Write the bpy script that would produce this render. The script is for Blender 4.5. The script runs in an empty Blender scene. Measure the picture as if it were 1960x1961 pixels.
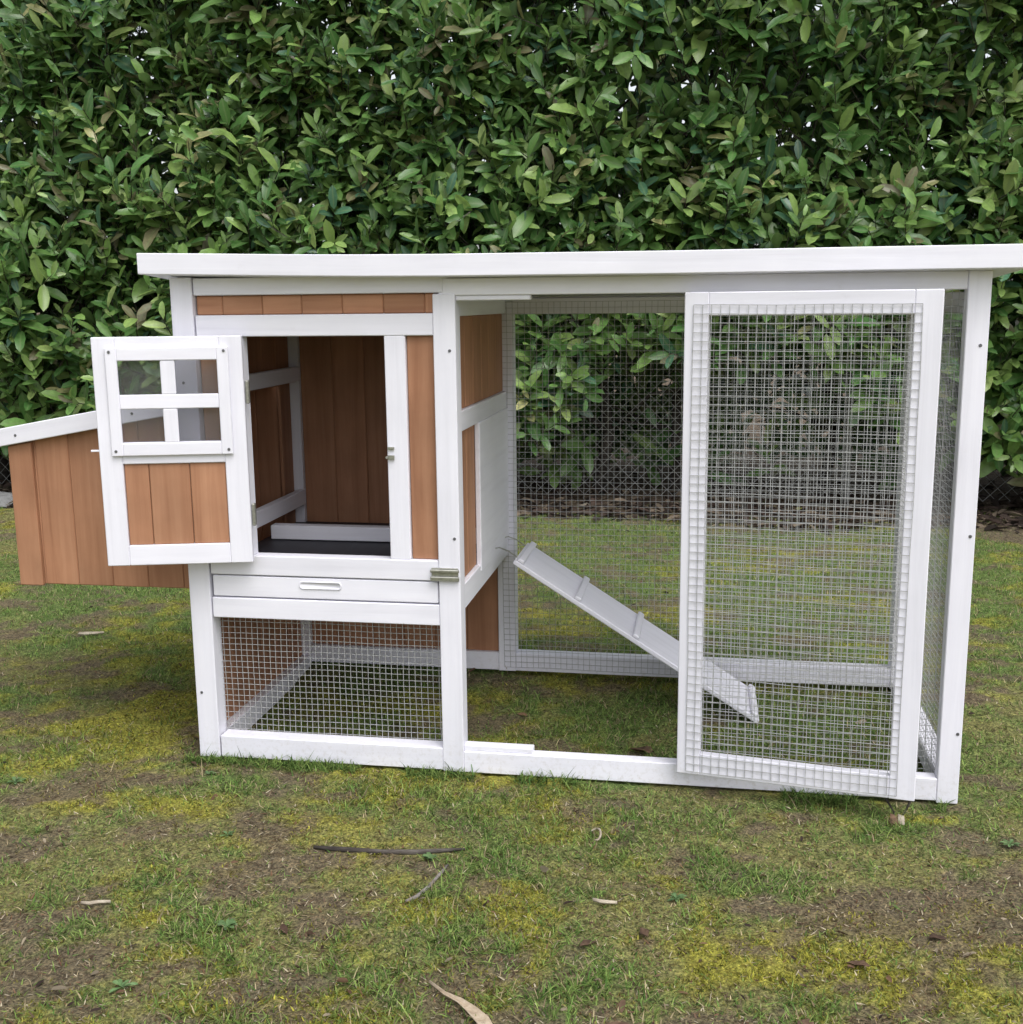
import bpy, bmesh, math, random
import numpy as np
from mathutils import Vector, Matrix, Euler

random.seed(7)
rng = np.random.default_rng(11)
scene = bpy.context.scene
C = scene.collection

# ------------------------------------------------------------------ camera
cam_d = bpy.data.cameras.new("camera")
cam = bpy.data.objects.new("camera", cam_d)
C.objects.link(cam)
scene.camera = cam
CAM = Vector((1.0485, -2.1219, 0.9513))
YAW, PITCH, ROLL = math.radians(-9.84), math.radians(-10.58), math.radians(-0.63)
fwd = Vector((math.sin(YAW) * math.cos(PITCH), math.cos(YAW) * math.cos(PITCH), math.sin(PITCH)))
right0 = Vector((math.cos(YAW), -math.sin(YAW), 0))
up0 = right0.cross(fwd)
right = math.cos(ROLL) * right0 + math.sin(ROLL) * up0
up = -math.sin(ROLL) * right0 + math.cos(ROLL) * up0
M = Matrix.Identity(4)
for i in range(3):
    M[i][0], M[i][1], M[i][2], M[i][3] = right[i], up[i], -fwd[i], CAM[i]
cam.matrix_world = M
cam_d.sensor_width = 36
cam_d.sensor_fit = 'HORIZONTAL'
cam_d.lens = 36 * 2143.7 / 1960
cam_d.clip_start = 0.05
cam_d.clip_end = 1000

# ------------------------------------------------------------------ sky, sun, exposure (overcast)
SUN_ELEV, SUN_AZ = math.radians(60), math.radians(140)     # behind the camera, to the right
world = bpy.data.worlds.new("World")
scene.world = world
world.use_nodes = True
nt = world.node_tree
bg = nt.nodes["Background"]
sky = nt.nodes.new("ShaderNodeTexSky")
sky.sky_type = 'NISHITA'
sky.sun_disc = False
sky.sun_elevation = SUN_ELEV
sky.sun_rotation = SUN_AZ
sky.dust_density = 4.0
sky.air_density = 1.0
sky.ozone_density = 1.0
hs = nt.nodes.new("ShaderNodeHueSaturation")
hs.inputs["Saturation"].default_value = 0.26
nt.links.new(sky.outputs[0], hs.inputs["Color"])
nt.links.new(hs.outputs[0], bg.inputs["Color"])
bg.inputs["Strength"].default_value = 0.15
sun_d = bpy.data.lights.new("sun", 'SUN')
sun_d.energy = 0.5
sun_d.angle = math.radians(45)
sun_d.color = (1.0, 0.98, 0.95)
sun = bpy.data.objects.new("sun", sun_d)
C.objects.link(sun)
sdir = Vector((math.sin(SUN_AZ) * math.cos(SUN_ELEV), math.cos(SUN_AZ) * math.cos(SUN_ELEV), math.sin(SUN_ELEV)))
sun.rotation_euler = sdir.to_track_quat('Z', 'Y').to_euler()
sun.location = sdir * 20
scene.view_settings.view_transform = 'Standard'
scene.view_settings.look = 'None'
scene.view_settings.gamma = 1
scene.view_settings.exposure = 0.86
scene.view_settings.use_curve_mapping = False
scene.render.engine = 'CYCLES'
scene.cycles.max_bounces = 8

# ------------------------------------------------------------------ materials
def new_mat(name):
    m = bpy.data.materials.new(name)
    m.use_nodes = True
    n = m.node_tree.nodes
    return m, n, m.node_tree.links, n["Principled BSDF"]

def ramp(n, stops):
    r = n.new("ShaderNodeValToRGB")
    el = r.color_ramp.elements
    while len(el) < len(stops):
        el.new(0.5)
    for e, (p, c) in zip(el, stops):
        e.position = p
        e.color = (*c, 1)
    return r

def wood_mat(name, dark, mid, light, rough, bump, stretch=(2.2, 42, 42), spread=0.10, spec=0.3, dirt=False):
    """Wood grain that runs along local X of each piece."""
    m, n, l, b = new_mat(name)
    tc = n.new("ShaderNodeTexCoord")
    oi = n.new("ShaderNodeObjectInfo")
    add = n.new("ShaderNodeVectorMath"); add.operation = 'MULTIPLY_ADD'
    comb = n.new("ShaderNodeCombineXYZ")
    for k in range(3):
        l.new(oi.outputs["Random"], comb.inputs[k])
    add.inputs[1].default_value = (37, 53, 71)
    l.new(comb.outputs[0], add.inputs[0])
    l.new(tc.outputs["Object"], add.inputs[2])
    mp = n.new("ShaderNodeMapping")
    mp.inputs["Scale"].default_value = stretch
    l.new(add.outputs[0], mp.inputs["Vector"])
    nz = n.new("ShaderNodeTexNoise")
    nz.inputs["Scale"].default_value = 1.0
    nz.inputs["Detail"].default_value = 7
    nz.inputs["Roughness"].default_value = 0.62
    nz.inputs["Distortion"].default_value = 0.5
    l.new(mp.outputs[0], nz.inputs["Vector"])
    r = ramp(n, [(0.30, dark), (0.5, mid), (0.72, light)])
    l.new(nz.outputs["Fac"], r.inputs[0])
    # slow blotches
    nz2 = n.new("ShaderNodeTexNoise")
    nz2.inputs["Scale"].default_value = 9
    nz2.inputs["Detail"].default_value = 4
    l.new(add.outputs[0], nz2.inputs["Vector"])
    mr = n.new("ShaderNodeMapRange")
    mr.inputs["From Min"].default_value = 0.3
    mr.inputs["From Max"].default_value = 0.7
    mr.inputs["To Min"].default_value = 1 - spread
    mr.inputs["To Max"].default_value = 1 + spread
    l.new(nz2.outputs["Fac"], mr.inputs["Value"])
    mr2 = n.new("ShaderNodeMapRange")
    mr2.inputs["To Min"].default_value = 1 - spread
    mr2.inputs["To Max"].default_value = 1 + spread
    l.new(oi.outputs["Random"], mr2.inputs["Value"])
    mul = n.new("ShaderNodeMath"); mul.operation = 'MULTIPLY'
    l.new(mr.outputs[0], mul.inputs[0]); l.new(mr2.outputs[0], mul.inputs[1])
    hv = n.new("ShaderNodeHueSaturation")
    l.new(r.outputs[0], hv.inputs["Color"])
    l.new(mul.outputs[0], hv.inputs["Value"])
    colour = hv.outputs[0]
    if dirt:                                    # mud splashed up from the lawn, scuffs in the paint
        geo = n.new("ShaderNodeNewGeometry")
        sep = n.new("ShaderNodeSeparateXYZ"); l.new(geo.outputs["Position"], sep.inputs[0])
        lo = n.new("ShaderNodeMapRange"); lo.inputs["From Min"].default_value = 0.10; lo.inputs["From Max"].default_value = 0.0
        l.new(sep.outputs["Z"], lo.inputs["Value"])
        n3 = n.new("ShaderNodeTexNoise"); n3.inputs["Scale"].default_value = 85; n3.inputs["Detail"].default_value = 6; n3.inputs["Roughness"].default_value = 0.7
        l.new(geo.outputs["Position"], n3.inputs["Vector"])
        m3 = n.new("ShaderNodeMapRange"); m3.inputs["From Min"].default_value = 0.50; m3.inputs["From Max"].default_value = 0.72
        l.new(n3.outputs["Fac"], m3.inputs["Value"])
        f3 = n.new("ShaderNodeMath"); f3.operation = 'MULTIPLY'; l.new(lo.outputs[0], f3.inputs[0]); l.new(m3.outputs[0], f3.inputs[1]); m3.inputs["To Max"].default_value = 0.45
        n4 = n.new("ShaderNodeTexNoise"); n4.inputs["Scale"].default_value = 30; n4.inputs["Detail"].default_value = 8; n4.inputs["Roughness"].default_value = 0.75
        l.new(geo.outputs["Position"], n4.inputs["Vector"])
        m4 = n.new("ShaderNodeMapRange"); m4.inputs["From Min"].default_value = 0.60; m4.inputs["From Max"].default_value = 0.78; m4.inputs["To Max"].default_value = 0.12
        l.new(n4.outputs["Fac"], m4.inputs["Value"])
        f4 = n.new("ShaderNodeMath"); f4.operation = 'MAXIMUM'; l.new(f3.outputs[0], f4.inputs[0]); l.new(m4.outputs[0], f4.inputs[1])
        md = n.new("ShaderNodeMix"); md.data_type = 'RGBA'; md.clamp_factor = True
        l.new(f4.outputs[0], md.inputs["Factor"]); l.new(colour, md.inputs["A"]); md.inputs["B"].default_value = (0.40, 0.36, 0.30, 1)
        colour = md.outputs["Result"]
    l.new(colour, b.inputs["Base Color"])
    b.inputs["Roughness"].default_value = rough
    b.inputs["Specular IOR Level"].default_value = spec
    bp = n.new("ShaderNodeBump")
    bp.inputs["Strength"].default_value = bump
    bp.inputs["Distance"].default_value = 0.0015
    l.new(nz.outputs["Fac"], bp.inputs["Height"])
    l.new(bp.outputs[0], b.inputs["Normal"])
    return m

WHITE = wood_mat("white_painted_wood", (0.70, 0.695, 0.765), (0.755, 0.75, 0.825), (0.79, 0.785, 0.855), 0.45, 0.35, spread=0.03, spec=0.4, dirt=True)
STAIN = wood_mat("orange_stained_wood", (0.305, 0.142, 0.078), (0.375, 0.186, 0.106), (0.435, 0.228, 0.134), 0.6, 0.35, spread=0.11)
FELT = wood_mat("grey_roof_felt", (0.12, 0.12, 0.12), (0.15, 0.15, 0.15), (0.19, 0.19, 0.18), 0.9, 0.8, stretch=(180, 180, 180), spread=0.06)
TRAY = wood_mat("dark_tray_plastic", (0.02, 0.02, 0.026), (0.026, 0.026, 0.034), (0.034, 0.034, 0.042), 0.5, 0.1, spread=0.05)
BARK = wood_mat("bark", (0.025, 0.02, 0.018), (0.05, 0.042, 0.036), (0.10, 0.09, 0.08), 0.9, 1.0, stretch=(18, 90, 90), spread=0.2)
GREYTWIG = wood_mat("weathered_twig", (0.08, 0.07, 0.065), (0.15, 0.135, 0.125), (0.24, 0.22, 0.205), 0.85, 0.8, stretch=(18, 90, 90), spread=0.15)
STRAWBARK = wood_mat("pale_dry_strip", (0.26, 0.20, 0.14), (0.40, 0.32, 0.23), (0.52, 0.44, 0.34), 0.8, 0.6, stretch=(12, 90, 90), spread=0.12)
CHIP = wood_mat("pale_wood_chip", (0.26, 0.21, 0.16), (0.38, 0.33, 0.26), (0.50, 0.45, 0.36), 0.8, 0.5, stretch=(20, 90, 90), spread=0.1)
STONE = wood_mat("grey_stone", (0.10, 0.10, 0.10), (0.16, 0.16, 0.16), (0.22, 0.22, 0.22), 0.9, 0.9, stretch=(30, 30, 30), spread=0.1)
DEADLEAF = wood_mat("brown_dead_leaf", (0.045, 0.026, 0.018), (0.10, 0.060, 0.038), (0.19, 0.125, 0.08), 0.8, 0.5, stretch=(40, 60, 60), spread=0.25)
YELLOWLEAF = wood_mat("yellow_leaf", (0.22, 0.22, 0.04), (0.32, 0.31, 0.07), (0.40, 0.38, 0.12), 0.6, 0.3, stretch=(30, 60, 60), spread=0.12)
WEED = wood_mat("weed_leaf", (0.05, 0.10, 0.035), (0.085, 0.155, 0.055), (0.15, 0.22, 0.10), 0.55, 0.4, stretch=(30, 60, 60), spread=0.2)

def metal_mat(name, col, rough, metallic):
    m, n, l, b = new_mat(name)
    nz = n.new("ShaderNodeTexNoise"); nz.inputs["Scale"].default_value = 160; nz.inputs["Detail"].default_value = 4
    tc = n.new("ShaderNodeTexCoord"); l.new(tc.outputs["Object"], nz.inputs["Vector"])
    r = ramp(n, [(0.3, tuple(c * 0.75 for c in col)), (0.7, tuple(min(1, c * 1.15) for c in col))])
    l.new(nz.outputs["Fac"], r.inputs[0]); l.new(r.outputs[0], b.inputs["Base Color"])
    b.inputs["Metallic"].default_value = metallic
    b.inputs["Roughness"].default_value = rough
    return m
WIRE = metal_mat("galvanised_wire", (0.42, 0.425, 0.43), 0.6, 0.25)
STEEL = metal_mat("zinc_hardware", (0.42, 0.42, 0.38), 0.38, 0.85)
SCREW = metal_mat("dark_screw_head", (0.16, 0.16, 0.17), 0.5, 0.7)
OLDWIRE = metal_mat("weathered_fence_wire", (0.30, 0.30, 0.29), 0.6, 0.3)

m, n, l, b = new_mat("clear_acrylic")
b.inputs["Base Color"].default_value = (0.74, 0.75, 0.80, 1)
b.inputs["Transmission Weight"].default_value = 1.0
b.inputs["Roughness"].default_value = 0.02
b.inputs["IOR"].default_value = 1.45
nz = n.new("ShaderNodeTexNoise"); nz.inputs["Scale"].default_value = 40
mr = n.new("ShaderNodeMapRange"); mr.inputs["To Min"].default_value = 0.0; mr.inputs["To Max"].default_value = 0.06
l.new(nz.outputs["Fac"], mr.inputs["Value"]); l.new(mr.outputs[0], b.inputs["Roughness"])
hz = n.new("ShaderNodeBsdfDiffuse"); hz.inputs["Color"].default_value = (0.62, 0.62, 0.66, 1)      # dusty film on the sheet
hm = n.new("ShaderNodeMixShader"); hm.inputs[0].default_value = 0.06
l.new(b.outputs[0], hm.inputs[1]); l.new(hz.outputs[0], hm.inputs[2]); l.new(hm.outputs[0], n["Material Output"].inputs["Surface"])
ACRYLIC = m

def leaf_mat(name, rough, spec, rib):
    m, n, l, b = new_mat(name)
    at = n.new("ShaderNodeAttribute"); at.attribute_name = "tint"
    col = at.outputs["Color"]
    geo = n.new("ShaderNodeNewGeometry")
    nz = n.new("ShaderNodeTexNoise"); nz.inputs["Scale"].default_value = 60; nz.inputs["Detail"].default_value = 3
    tc = n.new("ShaderNodeTexCoord"); l.new(tc.outputs["Object"], nz.inputs["Vector"])
    mr = n.new("ShaderNodeMapRange"); mr.inputs["From Min"].default_value = .3; mr.inputs["From Max"].default_value = .7
    mr.inputs["To Min"].default_value = 0.82; mr.inputs["To Max"].default_value = 1.18
    l.new(nz.outputs["Fac"], mr.inputs["Value"])
    hv = n.new("ShaderNodeHueSaturation"); l.new(col, hv.inputs["Color"]); l.new(mr.outputs[0], hv.inputs["Value"])
    out = hv.outputs[0]
    if rib:
        ra = n.new("ShaderNodeAttribute"); ra.attribute_name = "rib"
        pw = n.new("ShaderNodeMath"); pw.operation = 'POWER'; pw.inputs[1].default_value = 7
        l.new(ra.outputs["Fac"], pw.inputs[0])
        sc = n.new("ShaderNodeMath"); sc.operation = 'MULTIPLY'; sc.inputs[1].default_value = 0.55
        l.new(pw.outputs[0], sc.inputs[0])
        mx = n.new("ShaderNodeMix"); mx.data_type = 'RGBA'
        l.new(sc.outputs[0], mx.inputs["Factor"]); l.new(out, mx.inputs["A"])
        mx.inputs["B"].default_value = (0.24, 0.32, 0.14, 1)
        mb = n.new("ShaderNodeMix"); mb.data_type = 'RGBA'     # leaf undersides are paler
        fm = n.new("ShaderNodeMath"); fm.operation = 'MULTIPLY'; fm.inputs[1].default_value = 0.6
        l.new(geo.outputs["Backfacing"], fm.inputs[0]); l.new(fm.outputs[0], mb.inputs["Factor"])
        l.new(mx.outputs["Result"], mb.inputs["A"]); mb.inputs["B"].default_value = (0.14, 0.21, 0.085, 1)
        out = mb.outputs["Result"]
    l.new(out, b.inputs["Base Color"])
    b.inputs["Roughness"].default_value = rough
    b.inputs["Specular IOR Level"].default_value = spec
    tr = n.new("ShaderNodeBsdfTranslucent")
    l.new(out, tr.inputs["Color"])
    mix = n.new("ShaderNodeMixShader"); mix.inputs[0].default_value = 0.36
    l.new(b.outputs[0], mix.inputs[1]); l.new(tr.outputs[0], mix.inputs[2])
    l.new(mix.outputs[0], n["Material Output"].inputs["Surface"])
    return m
LAUREL = leaf_mat("laurel_leaf", 0.33, 0.55, True)
BLADE = leaf_mat("grass_blade", 0.8, 0.06, False)
LITTER = leaf_mat("leaf_litter", 0.85, 0.15, False)

# ------------------------------------------------------------------ scene helpers
def link(o, parent=None):
    C.objects.link(o)
    if parent is not None:
        o.parent = parent
    return o

def tag(o, label=None, cat=None, group=None, kind=None):
    if label: o["label"] = label
    if cat: o["category"] = cat
    if group: o["group"] = group
    if kind: o["kind"] = kind
    return o

def empty(name, loc=(0, 0, 0), rotz=0.0, parent=None):
    o = bpy.data.objects.new(name, None)
    o.empty_display_size = 0.05
    o.location = loc
    o.rotation_euler = (0, 0, rotz)
    return link(o, parent)

def mesh_obj(name, verts, faces, mat, parent=None, smooth=False):
    me = bpy.data.meshes.new(name)
    me.from_pydata([tuple(v) for v in verts], [], faces)
    me.materials.append(mat)
    if smooth:
        me.polygons.foreach_set("use_smooth", [True] * len(me.polygons))
    me.update()
    return link(bpy.data.objects.new(name, me), parent)

def bevelled_box_mesh(name, sx, sy, sz, bev, mat):
    bm = bmesh.new()
    bmesh.ops.create_cube(bm, size=1.0)
    for v in bm.verts:
        v.co = (v.co.x * sx, v.co.y * sy, v.co.z * sz)
    if bev:
        bmesh.ops.bevel(bm, geom=list(bm.edges), offset=min(bev, 0.3 * min(sx, sy, sz)), segments=1, affect='EDGES')
    me = bpy.data.meshes.new(name)
    bm.to_mesh(me); bm.free()
    me.materials.append(mat)
    return me

def plank(name, lo, hi, mat, parent, bev=0.0016, tilt=0.0):
    """One sawn piece between two corners; local X runs along the piece, so the grain does too."""
    lo, hi = Vector(lo), Vector(hi)
    s = hi - lo
    c = (hi + lo) / 2
    ax = max(range(3), key=lambda i: s[i])
    if ax == 0:
        me = bevelled_box_mesh(name, s.x, s.y, s.z, bev, mat); R = Matrix.Identity(3)
    elif ax == 1:
        me = bevelled_box_mesh(name, s.y, s.x, s.z, bev, mat); R = Matrix.Rotation(math.pi / 2, 3, 'Z')
    else:
        me = bevelled_box_mesh(name, s.z, s.y, s.x, bev, mat); R = Matrix.Rotation(-math.pi / 2, 3, 'Y')
    o = link(bpy.data.objects.new(name, me), parent)
    if tilt:
        R = Matrix.Rotation(tilt, 3, 'Y') @ R
    o.matrix_local = Matrix.Translation(c) @ R.to_4x4()
    return o

def prism(name, poly, y0, y1, mat, parent, vertical=True):
    """Polygon in x,z pushed from y0 to y1; mesh stored so that local X runs up the piece."""
    cx = sum(p[0] for p in poly) / len(poly); cz = sum(p[1] for p in poly) / len(poly); cy = (y0 + y1) / 2
    k = len(poly)
    R = Matrix.Rotation(-math.pi / 2, 3, 'Y') if vertical else Matrix.Identity(3)
    Ri = R.inverted()
    vs = [Ri @ Vector((x - cx, y0 - cy, z - cz)) for x, z in poly] + [Ri @ Vector((x - cx, y1 - cy, z - cz)) for x, z in poly]
    fs = [tuple(range(k)), tuple(range(2 * k - 1, k - 1, -1))]
    for i in range(k):
        j = (i + 1) % k
        fs.append((i, i + k, j + k, j))
    me = bpy.data.meshes.new(name)
    me.from_pydata([tuple(v) for v in vs], [], fs)
    bm = bmesh.new(); bm.from_mesh(me)
    bmesh.ops.recalc_face_normals(bm, faces=bm.faces)
    bmesh.ops.bevel(bm, geom=list(bm.edges), offset=0.0018, segments=1, affect='EDGES')
    bm.to_mesh(me); bm.free()
    me.materials.append(mat)
    o = link(bpy.data.objects.new(name, me), parent)
    o.matrix_local = Matrix.Translation((cx, cy, cz)) @ R.to_4x4()
    return o

def wire_net(name, u0, u1, v0, v1, pitch, frame, parent, r=0.00062, mat=None):
    """Welded square mesh: every wire its own thin bar. frame(u, v, w) gives a point (w = out of the plane)."""
    vs, fs = [], []
    ph = [random.uniform(0, 6) for _ in range(6)]
    def sag(u, v):                               # the net is never quite flat or square
        return (.0011 * math.sin(9 * u + ph[0]) * math.sin(7 * v + ph[1]) + .0006 * math.sin(31 * v + ph[2] + 5 * u),
                .0011 * math.sin(8 * v + ph[3]) * math.sin(10 * u + ph[4]) + .0006 * math.sin(29 * u + ph[5] + 4 * v),
                .0012 * (1 + math.sin(14 * u + ph[1]) * math.sin(11 * v + ph[4])))
    def bar(a, b, w, horiz):
        N = 8
        i = len(vs)
        for k in range(N + 1):
            t = k / N
            u, v = a[0] + (b[0] - a[0]) * t, a[1] + (b[1] - a[1]) * t
            du, dv, dw = sag(u, v)
            for d, e in ((-r, -r), (r, -r), (r, r), (-r, r)):
                vs.append(frame(u + du + (0 if horiz else d), v + dv + (d if horiz else 0), w + dw + e))
        for k in range(N):
            for q in range(4):
                o_ = i + 4 * k
                fs.append((o_ + q, o_ + (q + 1) % 4, o_ + 4 + (q + 1) % 4, o_ + 4 + q))
    nu = int(round((u1 - u0) / pitch)); nv = int(round((v1 - v0) / pitch))
    for i in range(nu + 1):
        u = u0 + i * pitch
        bar((u + random.gauss(0, .0004), v0), (u + random.gauss(0, .0004), v0 + nv * pitch), 0.0, False)
    for j in range(nv + 1):
        v = v0 + j * pitch
        bar((u0, v + random.gauss(0, .0004)), (u0 + nu * pitch, v + random.gauss(0, .0004)), 1.7 * r, True)
    o = mesh_obj(name, vs, fs, mat or WIRE, parent)
    return o

_screw_me = None
def screw(pos, parent, r=0.0034, along='Y'):
    global _screw_me
    if _screw_me is None:
        bm = bmesh.new()
        bmesh.ops.create_cone(bm, cap_ends=True, segments=10, radius1=1.0, radius2=0.75, depth=0.5)
        me = bpy.data.meshes.new("screw"); bm.to_mesh(me); bm.free()
        me.materials.append(SCREW)
        _screw_me = me
    o = link(bpy.data.objects.new("screw", _screw_me), parent)
    o.location = pos
    o.rotation_euler = (math.pi / 2, 0, 0)
    o.scale = (r, r, r)
    return o

def tube(bm_v, bm_f, pts, radii, seg=6):
    i0 = len(bm_v)
    for k, p in enumerate(pts):
        p = Vector(p)
        d = (Vector(pts[min(k + 1, len(pts) - 1)]) - Vector(pts[max(k - 1, 0)])).normalized()
        a = d.orthogonal().normalized(); b2 = d.cross(a)
        for s in range(seg):
            t = 2 * math.pi * s / seg
            bm_v.append(p + (a * math.cos(t) + b2 * math.sin(t)) * radii[k])
    for k in range(len(pts) - 1):
        for s in range(seg):
            a0 = i0 + k * seg + s; a1 = i0 + k * seg + (s + 1) % seg
            bm_f.append((a0, a1, a1 + seg, a0 + seg))
    bm_f.append(tuple(i0 + s for s in range(seg - 1, -1, -1)))
    e = i0 + (len(pts) - 1) * seg
    bm_f.append(tuple(e + s for s in range(seg)))

# ------------------------------------------------------------------ noise
_perm = np.random.default_rng(3).random((256, 256))
def vnoise(x, y, off=0):
    x = np.asarray(x, float) + off * 17.3; y = np.asarray(y, float) + off * 9.7
    xi = np.floor(x).astype(int); yi = np.floor(y).astype(int)
    fx = x - xi; fy = y - yi
    fx = fx * fx * (3 - 2 * fx); fy = fy * fy * (3 - 2 * fy)
    g = lambda a, c: _perm[a % 256, c % 256]
    return (g(xi, yi) * (1 - fx) + g(xi + 1, yi) * fx) * (1 - fy) + (g(xi, yi + 1) * (1 - fx) + g(xi + 1, yi + 1) * fx) * fy
def fbm(x, y, off=0, oct=4):
    s = 0; a = 0.5; t = 0
    for k in range(oct):
        s = s + a * vnoise(np.asarray(x) * 2 ** k, np.asarray(y) * 2 ** k, off + k); t += a; a *= 0.55
    return s / t

def blobs(x, y, lst):
    s = np.zeros_like(np.asarray(x, float))
    for bx, by, rx, ry, w in lst:
        s = s + w * np.exp(-(((x - bx) / rx) ** 2 + ((y - by) / ry) ** 2))
    return s

SOIL_AT = [(1.48, -.40, .20, .13, .55), (.063, -.63, .05, .07, .4), (-.12, -.40, .16, .06, .35), (.415, -.73, .10, .05, .35), (1.132, -.43, .04, .03, .5),
           (.457, -.607, .035, .025, .5), (.61, -.40, .06, .04, .4), (.50, -.38, .10, .03, .28), (.75, -.55, .06, .04, .4), (.30, -.50, .16, .05, .25),
           (1.05, -.73, .10, .04, .25), (.90, -.50, .06, .03, .3), (1.53, -.16, .12, .05, .3), (.85, -.33, .05, .03, .3), (1.35, -.78, .1, .05, .3)]
MOSS_AT = [(.06, -.22, .16, .06, .40), (1.10, -.60, .09, .05, .40), (.77, -.44, .06, .035, .45), (1.42, -.66, .10, .05, .24), (.47, -.60, .10, .05, .22),
           (-.55, .45, .25, .3, .25), (1.47, -.08, .07, .03, .4), (.62, -.52, .08, .03, .25), (.55, -.80, .08, .04, .4), (-.2, .1, .2, .15, .15)]
GREEN_AT = [(.41, -.14, .20, .07, .45), (.80, -.24, .20, .07, .25), (2.1, 1.7, .3, .8, .5), (1.15, -.35, .12, .06, .25), (1.08, -.50, .06, .04, .2), (.9, -.66, .1, .05, .2),
            (.62, .4, .5, .35, .2), (.9, 1.5, .6, .6, .2), (1.3, .3, .25, .2, .25), (-.7, 1.2, .4, .6, .3), (.33, -.64, .05, .05, .3)]
def fields(x, y):
    soil = fbm(x * 6.5, y * 8.5, 1) * 1.0 + .05 * np.clip((-.3 - y) / .3, 0, 1) + blobs(x, y, SOIL_AT) * 0.9 + (fbm(x * 20, y * 24, 5, 4) - .5) * .9
    moss = fbm(x * 3.4, y * 4.4, 2) - .06 * np.clip((y - .3) / .5, 0, 1) + blobs(x, y, MOSS_AT) * 0.95 + (fbm(x * 16, y * 20, 6, 4) - .5) * .7
    green = fbm(x * 3.0, y * 3.6, 3) + .13 * np.clip((y - .3) / .5, 0, 1) + blobs(x, y, GREEN_AT) * 0.9 + (fbm(x * 14, y * 18, 7, 4) - .5) * .7
    # bare, littered ground below the hedge
    edge = np.clip((y - 2.80 - 1.1 * (fbm(x * 1.8, y * 1.8, 9, 4) - .5) - .35 * (fbm(x * 11, y * 11, 10, 3) - .5)) / .35, 0, 1)
    soil = soil + edge * 1.2
    sm = lambda v, a, c: np.clip((v - a) / (c - a), 0, 1)
    return sm(soil, .55, .68), sm(moss, .50, .74), sm(green, .42, .74), edge

def height(x, y):
    h = (fbm(x * 2.2, y * 2.2, 12) - .5) * .030 + (fbm(x * 9, y * 9, 13) - .5) * .020
    inside = np.clip(1 - np.maximum(np.maximum(-0.02 - x, x - 1.56), np.maximum(-0.02 - y, y - .62)) / .12, 0, 1)
    rise = .026 * np.exp(-((y - .66) / .28) ** 2) * np.exp(-((x - .8) / 1.5) ** 4)      # the lawn is a little higher behind the coop
    return h * (1 - .7 * inside) - .006 + rise

# ------------------------------------------------------------------ ground
fx = np.arange(-3.4, 3.61, 0.016); fy = np.arange(-1.15, 4.4, 0.016)
gx = np.concatenate([[-300, -120, -50, -20, -9, -5], fx, [5, 9, 20, 50, 120, 300]])
gy = np.concatenate([[-300, -120, -50, -20, -8, -3, -1.8], fy, [6, 10, 20, 50, 120, 300]])
X, Y = np.meshgrid(gx, gy)
near = (np.abs(X) < 3.7) & (Y > -1.2) & (Y < 4.5)
Z = np.where(near, height(X, Y), -.006)
fine = (fbm(X * 40, Y * 40, 21, 4) - .5) * .014
soil, moss, green, edge = fields(X, Y)
Z = Z + np.where(near, fine * (.6 + .8 * moss), 0)
co = np.stack([X, Y, Z], -1).reshape(-1, 3)
ny, nx = X.shape
idx = np.arange(nx * ny).reshape(ny, nx)
quads = np.stack([idx[:-1, :-1], idx[:-1, 1:], idx[1:, 1:], idx[1:, :-1]], -1).reshape(-1, 4)

def fast_mesh(name, co, loops, starts, totals, mat, smooth=True):
    me = bpy.data.meshes.new(name)
    me.vertices.add(len(co)); me.vertices.foreach_set("co", np.asarray(co, np.float32).ravel())
    me.loops.add(len(loops)); me.loops.foreach_set("vertex_index", np.asarray(loops, np.int32))
    me.polygons.add(len(starts))
    me.polygons.foreach_set("loop_start", np.asarray(starts, np.int32))
    me.polygons.foreach_set("loop_total", np.asarray(totals, np.int32))
    me.polygons.foreach_set("use_smooth", np.full(len(starts), smooth))
    me.update(calc_edges=True)
    me.materials.append(mat)
    return me

def point_color(me, name, rgb):
    a = me.attributes.new(name, 'FLOAT_COLOR', 'POINT')
    c = np.ones((len(rgb), 4), np.float32); c[:, :3] = rgb
    a.data.foreach_set("color", c.ravel())
def point_float(me, name, v):
    a = me.attributes.new(name, 'FLOAT', 'POINT')
    a.data.foreach_set("value", np.asarray(v, np.float32))

base = np.array([.168, .165, .072])
c_soil = np.array([.128, .098, .080]); c_moss = np.array([.265, .255, .048]); c_green = np.array([.108, .175, .058]); c_lit = np.array([.115, .088, .074])
col = np.broadcast_to(base, X.shape + (3,)).copy()
def mixc(col, c, f): return col * (1 - f[..., None]) + c * f[..., None]
col = mixc(col, c_green, green * .8); col = mixc(col, c_moss, moss * .8); col = mixc(col, c_soil, soil * .80); col = mixc(col, c_lit, edge * .85)
g_me = fast_mesh("ground", co, quads.ravel(), np.arange(0, quads.size, 4), np.full(len(quads), 4), None)
point_color(g_me, "tint", col.reshape(-1, 3))
m, n, l, b = new_mat("lawn_soil")
at = n.new("ShaderNodeAttribute"); at.attribute_name = "tint"
tc = n.new("ShaderNodeTexCoord")
nz = n.new("ShaderNodeTexNoise"); nz.inputs["Scale"].default_value = 210; nz.inputs["Detail"].default_value = 6; nz.inputs["Roughness"].default_value = .7
l.new(tc.outputs["Object"], nz.inputs["Vector"])
r = ramp(n, [(.34, (.30, .29, .28)), (.5, (.95, .95, .95)), (.66, (1.9, 1.8, 1.6))])
l.new(nz.outputs["Fac"], r.inputs[0])
nf = n.new("ShaderNodeTexNoise"); nf.inputs["Scale"].default_value = 75; nf.inputs["Detail"].default_value = 5; nf.inputs["Roughness"].default_value = .75
l.new(tc.outputs["Object"], nf.inputs["Vector"])
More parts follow.
